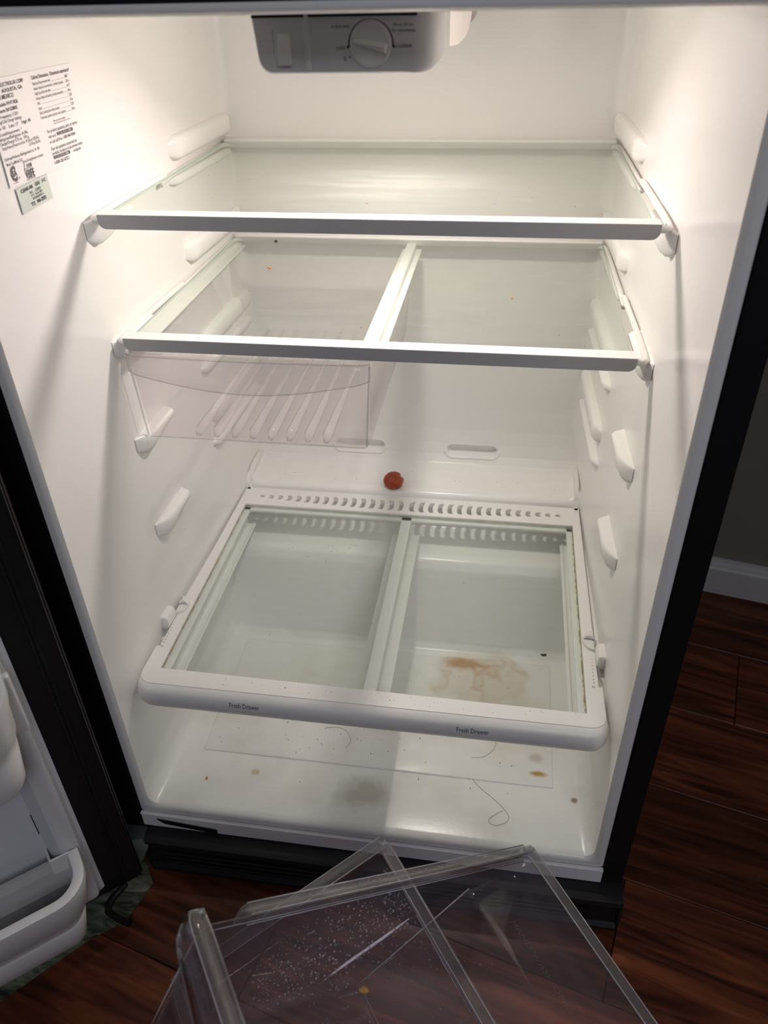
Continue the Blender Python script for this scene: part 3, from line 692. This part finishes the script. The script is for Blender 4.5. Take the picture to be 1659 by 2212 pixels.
# ------------------------------------------------------------------ crisper cover
CC = empty('crisper_cover', (0, .30, .2), 'white framed glass cover over the empty crisper space, lowest of the shelves', 'shelf'); co = off(CC)
ZT = .2300
hwf, hwb = .3125, .3015
def corner(cx, cy, r, a0, a1, n=8): return [(cx+r*math.cos(math.radians(a0+(a1-a0)*i/n)), cy+r*math.sin(math.radians(a0+(a1-a0)*i/n))) for i in range(n+1)]
outer = corner(-hwf+.020, .066, .020, 180, 270)+corner(hwf-.020, .066, .020, 270, 360)+[(hwf-.001, .115), (hwf-.006, .1155), (hwb, .532), (-hwb, .532), (-hwf+.006, .1155), (-hwf+.001, .115)]
holes = [[(-.2890, .0740), (.2890, .0680), (.2890, .4790), (-.2890, .4790)]]
for side in (-1, 1):
    for k in range(16):
        xc = side*(.0105+.0170*k); hh = .0150*(1-.76*(k/15.0)**2.2); wv = .0042 if k < 15 else .003
        yc = .5035+.002*k/15
        pts = []
        for i in range(9):
            a = -1+2*i/8; pts.append((xc+side*(-.0052+.0036*(a*a)**2), yc+a*hh))
        for i in range(9):
            a = 1-2*i/8; pts.append((xc+side*(.0026+.0030*(a*a)), yc+a*hh))
        holes.append(pts)
me = flat_holes(outer, holes, ZT-.0095, ZT)
o = link('frame', me, M['shelf_white'], CC, mat_world=co)
# bullnose front
bm = bmesh.new(); prof = [(0, 0), (.008, -.0008), (.0155, -.004), (.0200, -.010), (.0215, -.018), (.0205, -.028), (.0165, -.036), (.0135, -.0395), (.011, -.037), (.010, -.006)]
path = [(-hwf+.001, .120)]+[(x, y) for x, y in corner(-hwf+.020, .066, .020, 180, 270, 10)]+[(x, y) for x, y in corner(hwf-.020, .066, .020, 270, 360, 10)]+[(hwf-.001, .120)]
loops = []
for i, (x, y) in enumerate(path):
    a, b = path[max(0, i-1)], path[min(len(path)-1, i+1)]; t = Vector((b[0]-a[0], b[1]-a[1])).normalized(); nn = Vector((t.y, -t.x))
    # sides flush with the liner wall: squeeze the bulge there
    k = .12+.88*abs(t.x)
    loops.append([(x+nn.x*(d-.008)*k, y+nn.y*(d-.008)*k, ZT+h_) for d, h_ in prof])
loft(bm, loops, True, True, True)
obj('front_fascia', bm, M['shelf_white'], CC, mw=co, angle=50)
def fascia_y(z):
    h_ = z-ZT; pr = [(0, 0), (.008, -.0008), (.0155, -.004), (.0200, -.010), (.0215, -.018), (.0205, -.028), (.0165, -.036)]
    for (d0, a0), (d1, a1) in zip(pr, pr[1:]):
        if a1 <= h_ <= a0: return .046-(d0+(d1-d0)*(h_-a0)/(a1-a0)-.008)
    return .04
for xc, zc in ((-.1585, .2130), (.145, .2120)):
    bm = text_mesh([('Fresh Drawer', .0108, 0, 0, .68, 'CENTER', .00010)])
    for v in bm.verts: z_ = zc+v.co.y; v.co = Vector((xc+v.co.x, fascia_y(z_)-.0004, z_))
    obj('lettering', bm, M['ink_grey'], CC, mw=co)
glass_pane('glass_pane', -.2885, .2885, .069, .4785, ZT-.0065, ZT-.0032, M['glass_low'], CC)
# inner ledges, slide rails
bm = bmesh.new()
for s in (-1, 1):
    add_box(bm, (s*.2895 if s < 0 else .2785, .070, ZT-.0120), (-.2785 if s < 0 else .2895, .4785, ZT-.0072), .0006, 1)
add_box(bm, (-.2895, .4705, ZT-.012), (.2895, .482, ZT-.0072), .0006, 1)
obj('glass_ledge', bm, M['shelf_white'], CC, mw=co)
for s in (-1, 1):
    bm = bmesh.new(); x0, x1 = sorted((s*.289, s*.271))
    add_box(bm, (x0, .060, ZT-.0385), (x1, .470, ZT-.0365), .0006, 1)
    xw = sorted((s*.2755, s*.2735)); add_box(bm, (xw[0], .060, ZT-.0365), (xw[1], .470, ZT-.0330), .0004, 1); xw = sorted((s*.287, s*.285)); add_box(bm, (xw[0], .060, ZT-.037), (xw[1], .470, ZT-.012), .0004, 1)
    obj('slide_rail', bm, M['shelf_white'], CC, mw=co)
bm = bmesh.new(); add_box(bm, (-.0045, .066, ZT-.012), (.0130, .482, ZT-.0072), .0006, 1); add_box(bm, (.0025, .066, ZT-.037), (.0050, .475, ZT-.011), .0004, 1)
obj('centre_divider', bm, M['shelf_white'], CC, mw=co)
bm = bmesh.new(); add_box(bm, (-.0200, .066, ZT-.0385), (.0280, .470, ZT-.0365), .0006, 1)
obj('slide_rail', bm, M['shelf_white'], CC, mw=co)
# grime along the pane edge
bm = bmesh.new()
for x0, y0, x1, y1, wv in ((-.2885, .075, -.2885, .478, .0014), (.2880, .070, .2880, .478, .0013), (-.288, .4778, .288, .4778, .0010)):
    n = 90
    for i in range(n):
        t0, t1 = i/n, (i+1)/n; a = Vector((x0+(x1-x0)*t0, y0+(y1-y0)*t0, 0)); b = Vector((x0+(x1-x0)*t1, y0+(y1-y0)*t1, 0))
        d = (b-a).normalized(); nn = Vector((-d.y, d.x, 0)); w_ = wv*random.uniform(.2, 1.3)
        zz = Vector((0, 0, ZT-.0029))
        c0 = Vector((0, .27, 0)); s = 1 if nn.dot(c0-a) > 0 else -1
        bm.faces.new([bm.verts.new(p_+zz) for p_ in (a, b, b+nn*s*w_, a+nn*s*w_)])
obj('grime_line', bm, M['grime'], CC, mw=co)
# rear uprights
for s in (-1, 1):
    bm = bmesh.new(); prof = [(.525, .2195), (.640, .2195), (.640, .250), (.622, .2590), (.590, .2605), (.562, .259), (.548, .250), (.542, .242), (.541, .2300), (.525, .2300)]
    prism(bm, prof, s*.3010, s*.2930)
    bmesh.ops.bevel(bm, geom=[e for e in bm.edges if abs(e.verts[0].co.x-e.verts[1].co.x) < 1e-5 or True], offset=.0012, segments=2, affect='EDGES')
    obj('rear_upright', bm, M['shelf_white'], CC, mw=co, angle=40)
# humidity sliders, scale dots
for s, xk in ((-1, -.3025), (1, .2985)):
    bm = bmesh.new(); yk = .200; R_ = .0195
    def half(sc, z): return [(xk+s*(.0072-.0160*sc*math.cos(math.radians(-90+180*i/14))), yk+R_*sc*math.sin(math.radians(-90+180*i/14)), z) for i in range(15)]
    loft(bm, [half(1, ZT+.0002), half(1, ZT+.0022), half(.93, ZT+.0040), half(.72, ZT+.0028)], True, True, True)
    rid = [(xk+s*.0068-s*.0140*i/10, yk+.001+.004*math.sin(math.pi*i/10), ZT+.0045+.0020*math.sin(math.pi*i/10)) for i in range(11)]
    add_tube(bm, rid, [.0012, .0022, .003, .0035, .0038, .0038, .0036, .003, .0024, .0016, .0008], 10)
    obj('humidity_slider', bm, M['shelf_white'], CC, mw=co, angle=40)
    bm = bmesh.new()
    for k in range(9):
        yy = .172-.0062*k; r = .0005+.00005*k; xx = (-.3030 if s < 0 else .3010)
        bm.faces.new([bm.verts.new((xx+r*math.cos(a*math.pi/4), yy+r*math.sin(a*math.pi/4), ZT+.0003)) for a in range(8)])
    t_ = text_mesh([('hi', .0062, -.3050 if s < 0 else .2980, .1160-.003, .9)]); me_ = bpy.data.meshes.new('q'); t_.to_mesh(me_); t_.free()
    me_.transform(Matrix.Translation((0, 0, ZT+.0003))); bm.from_mesh(me_)
    obj('scale_print', bm, M['ink_grey'], CC, mw=co)

# ------------------------------------------------------------------ crisper pans on the floor
def crisper(mw, label, band=False):
    PN = empty('crisper_pan', (0, 0, 0), label, 'drawer'); PN.matrix_world = mw
    H = .185; W = .285; LF = .418
    prof = [(.004, 0), (.006, -.034), (.076, -.036), (.150, -H), (LF-.006, -H), (LF, 0)]
    bm = pan_shell(prof, .010, W-.010, .002, .006, .010)
    # dip of the side wall near the front
    o = obj('pan_body', bm, M['plastic'], PN, smooth=True); solid(o, .002)
    for sgn, v0 in ((-1, .010), (1, W-.010)):
        bm = bmesh.new(); out = [(0, -.001), (0, .002), (sgn*.011, .002), (sgn*.0125, .0008), (sgn*.0125, -.011), (sgn*.0105, -.011), (sgn*.0100, -.001)]
        loops = []
        for u, drop, sc in ((.002, 0, 1), (.366, 0, 1), (.374, -.004, .8), (.380, -.010, .25)):
            loops.append([(u, v0+a*sc, b_+drop) for a, b_ in out])
        loft(bm, loops, True, True, True); add_tube(bm, [(.004, v0-sgn*.001, -.003), (.37, v0-sgn*.001, -.003)], .0010, 6)
        obj('side_rim', bm, M['plastic_rim'], PN, angle=35)
    bm = bmesh.new(); add_box(bm, (-.010, .000, -.0005), (.006, W, .002), .0012, 2); add_box(bm, (-.010, .000, -.010), (-.0085, W, 0), .0005, 1)
    add_box(bm, (-.006, .004, .0), (.010, .010, .006), .0015, 2); add_box(bm, (-.006, W-.010, .0), (.010, W-.004, .006), .0015, 2)
    obj('back_rim', bm, M['plastic_rim'], PN, angle=35)
    # front lip and curved apron
    bm = bmesh.new(); n = 30; a_, b_, c_ = [], [], []
    for i in range(n+1):
        t = i/n; v = -.003+(W+.006)*t; e = max(0, abs(t-.5)-.44)/.06
        a_.append((LF-.008, v, .006-.002*e)); b_.append((LF+.010-.006*e*e, v, .008-.004*e*e)); c_.append((LF+.013-.008*e*e, v, -.013-.020*math.sin(t*math.pi)))
    loft(bm, [a_, b_], False); o = obj('front_lip', bm, M['plastic_rim'], PN, smooth=True); solid(o, .0024)
    bm = bmesh.new(); loft(bm, [b_, c_], False); o = obj('front_apron', bm, M['plastic'], PN, smooth=True); solid(o, .0022)
    for pts_, r_ in ((c_, .0009), (a_, .0009), (b_, .0006), ([(.150, .017, -H+.001), (.150, W-.017, -H+.001)], .0007), ([(.076, .0125, -.038), (.150, .0125, -H+.004)], .0008),
                     ([(.076, W-.0125, -.038), (.150, W-.0125, -H+.004)], .0008), ([(LF-.001, .012, -.008), (LF-.008, .014, -H+.003)], .0008), ([(.010, .012, -.005), (LF-.012, .012, -.005)], .0005)):
        bm = bmesh.new(); add_tube(bm, pts_, r_, 6); obj('moulded_edge', bm, M['edge'], PN, smooth=True)
    for sgn, v0 in ((-1, .010), (1, W-.010)):
        for dv, dz in ((.0005, .0022), (.0112, .0022), (.0125, -.0110), (-.0010, -.0105)):
            bm = bmesh.new(); add_tube(bm, [(.004, v0+sgn*dv, dz), (.368, v0+sgn*dv, dz)], .0006, 6); obj('rim_edge', bm, M['edge'], PN, smooth=True)
    for du in (-.0098, .0058):
        bm = bmesh.new(); add_tube(bm, [(du, .004, .0020), (du, W-.004, .0020)], .0006, 6); obj('rim_edge', bm, M['edge'], PN, smooth=True)
    t_ = text_mesh([('HAND WASH ONLY', .0120, 0, 0, .95)])
    o = obj('embossed_lettering', t_, M['plastic_rim'], PN, mw=frame((.052, .060, -.0335), (0, 1, 0), (-1, 0, 0)))
    return PN
A = Matrix(((-0.68032086, 0.59250473, 0.43139503, 0), (-0.54729133, -0.80218678, 0.2386809, 0), (0.48747896, -0.07371917, 0.8700171, 0), (0, 0, 0, 1)))
camv = Vector(cam.location); cA = Vector((0.21253456, -0.11372936, 0.20646733)); kA = 1.03
A.translation = camv+(cA-camv)*kA
PA = crisper(A, 'clear crisper drawer with curved front lip, lying on top of the other one')
UB = Vector((0.59681955, -0.80236777, 0.00352009)); VB = Vector((0.77489574, 0.57751243, 0.25693578)); WB = UB.cross(VB)
Bm = Matrix((UB, VB, WB)).transposed().to_4x4(); Bm.translation = Vector((0.05147393, -0.0973257, 0.15466466))-VB*.285
PB = crisper(Bm, 'clear crisper drawer underneath, wet with droplets and tilted to the left')
# tan crumb in the upper pan, drops of water
def lump(r, seed, sub=2, amp=.35):
    rnd = random.Random(seed); bm = bmesh.new(); bmesh.ops.create_icosphere(bm, subdivisions=sub, radius=r)
    for v in bm.verts: v.co *= 1+rnd.uniform(-amp, amp)
    return bm
def single(name, loc, r, mat_, label, cat, scl=(1, 1, 1), seed=1, group=None):
    bm = lump(r, seed); o = obj(name, bm, mat_); o.location = loc; o.scale = scl
    tag(o, label, cat, group); return o
o = single('crumb', A @ Vector((.152, .022, -.1795)), .0042, M['crumb'], 'tan crumb in the corner of the upper clear drawer', 'crumb', (1.1, .8, .6), 3)
def drops(name, mats, T, gen, n, label, r0, r1):
    bm = bmesh.new()
    for _ in range(n):
        p_, nrm = gen(); r = random.uniform(r0, r1)*random.uniform(.5, 1)
        m_ = bmesh.ops.create_icosphere(bm, subdivisions=1, radius=r, matrix=Matrix.Translation(T @ Vector(p_)))
    o = obj(name, bm, mats, smooth=True); tag(o, label, 'droplets', None, 'stuff')
def gB():
    q = random.random()
    if q < .72: return ((random.uniform(.01, .075), .27-.20*random.random()**1.2, -.034), None)
    t = random.random()**1.8; return ((.076+.074*t, random.uniform(.12, .27), -.036-.149*t), None)
drops('water_droplets', M['drop'], Bm, gB, 650, 'tiny water droplets beaded inside the lower clear drawer', .0008, .0021)
def gA():
    q = random.random()
    if q < .4: return ((random.uniform(-.004, .37), .004, .003), None)
    if q < .7: return ((random.uniform(.06, .15), random.uniform(.02, .27), 0) if False else (lambda t: (.076+.074*t, random.uniform(.02, .26), -.036-.149*t))(random.random()), None)
    return ((random.uniform(.15, .40), random.uniform(.03, .27), -.183), None)
drops('water_droplets', M['drop'], A, gA, 90, 'scattered water droplets on the upper clear drawer', .0007, .0015)

# ------------------------------------------------------------------ dried fruit, crumbs, dirt, hair
bm = bmesh.new(); bmesh.ops.create_icosphere(bm, subdivisions=4, radius=.0188)
rnd = random.Random(5); dirs = [Vector((rnd.gauss(0, 1), rnd.gauss(0, 1), rnd.gauss(0, 1))).normalized() for _ in range(44)]
for v in bm.verts:
    d = v.co.normalized(); k = 1
    for q in dirs: k -= .17*math.exp(-((d-q).length/.17)**2)
    k -= .28*math.exp(-((d-Vector((.1, -.25, .95)).normalized()).length/.20)**2)
    v.co *= k
    v.co.z *= .86
o = obj('dried_fruit', bm, M['fruit'], smooth=True); o.location = (-.0290, .5515, .2515)
tag(o, 'shrivelled red-brown dried fruit behind the vent slots', 'fruit')
single('crumb', (-.194, .467, .6625), .0024, M['orange_crumb'], 'orange crumb on the left half of the middle glass shelf', 'crumb', (1.2, .7, .6), 8)
single('crumb', (.158, .373, .6625), .0017, M['orange_crumb'], 'small orange crumb on the right half of the middle glass shelf', 'crumb', (1, .8, .6), 9)
single('crumb', (-.219, .598, .6625), .0022, M['speck'], 'dark crumb near the back left of the middle glass shelf', 'crumb', (1.2, .8, .8), 10)
single('crumb', (.236, .167, .2290), .0026, M['speck'], 'dark green-brown fleck on the right crisper glass', 'crumb', (1.7, .7, .5), 11)
single('crumb', (-.249, .054, .0185), .0022, M['crumb'], 'brown crumb near the front left of the liner floor', 'crumb', (.8, 1.2, .6), 12)
def specks(name, n, gen, label, mat_, r0=.0004, r1=.0011):
    bm = bmesh.new(); rnd = random.Random(n)
    for _ in range(n):
        x, y, z = gen(rnd); r = rnd.uniform(r0, r1)*rnd.random()**.5
        mm = Matrix.Translation((x, y, z)) @ Matrix.Rotation(rnd.uniform(0, 3), 4, 'Z') @ Matrix.Diagonal((rnd.uniform(.7, 1.8), 1, .5, 1))
        bmesh.ops.create_icosphere(bm, subdivisions=1, radius=r, matrix=mm)
    tag(obj(name, bm, mat_), label, 'dirt', None, 'stuff')
def fg(r):
    if r.random() < .55: return (r.gauss(-.06, .07), r.gauss(.15, .03), .0198)
    return (r.uniform(-.26, .28), r.uniform(.03, .34), .0185 if False else .0197)
specks('dirt_specks', 130, fg, 'dark dirt specks scattered on the white liner floor', M['speck'])
specks('dirt_specks', 90, lambda r: (r.gauss(-.10, .05), r.gauss(.375, .02), ZT-.0030) if r.random() < .75 else (r.uniform(-.28, .28), r.uniform(.08, .47), ZT-.0030), 'brown specks on the crisper cover glass', M['speck'], .0003, .0008)
specks('dirt_specks', 60, lambda r: (r.uniform(-.2, .28), .053+r.uniform(0, .014), ZT+.0002), 'fine dirt along the front edge of the crisper cover', M['speck'], .0003, .0007)
specks('dirt_specks', 40, lambda r: (r.uniform(-.26, .28), r.uniform(.23, .62), .8036), 'faint specks on the top glass shelf', M['speck'], .0003, .0007)
specks('dirt_specks', 40, lambda r: (r.uniform(-.28, .28), r.uniform(.22, .62), .6610), 'faint specks on the middle glass shelf', M['speck'], .0003, .0008)
specks('dirt_specks', 50, lambda r: (r.uniform(-.25, .27), r.gauss(.57, .012), .2418), 'dark specks in the trough behind the vent slots', M['speck'], .0003, .0008)
def hair(pts, label):
    bm = bmesh.new(); add_tube(bm, pts, .00022, 5, True, 3); tag(obj('hair', bm, M['hair'], smooth=True), label, 'hair')
zf = .0200
hair([(.135, .21, zf), (.175, .20, zf), (.185, .17, zf), (.165, .145, zf), (.145, .143, zf)], 'curved brown hair on the liner floor below the right lettering')
hair([(.185, .125, zf-.001), (.14, .13, zf-.0012), (.150, .10, zf-.0015), (.19, .07, zf-.0016), (.21, .045, .0184), (.185, .030, .0184), (.172, .040, .0184), (.195, .058, .0184)], 'long looped hair near the front right of the liner floor')
hair([(-.09, .17, zf), (-.06, .175, zf), (-.042, .15, zf), (-.050, .135, zf)], 'short curved hair left of centre on the liner floor')
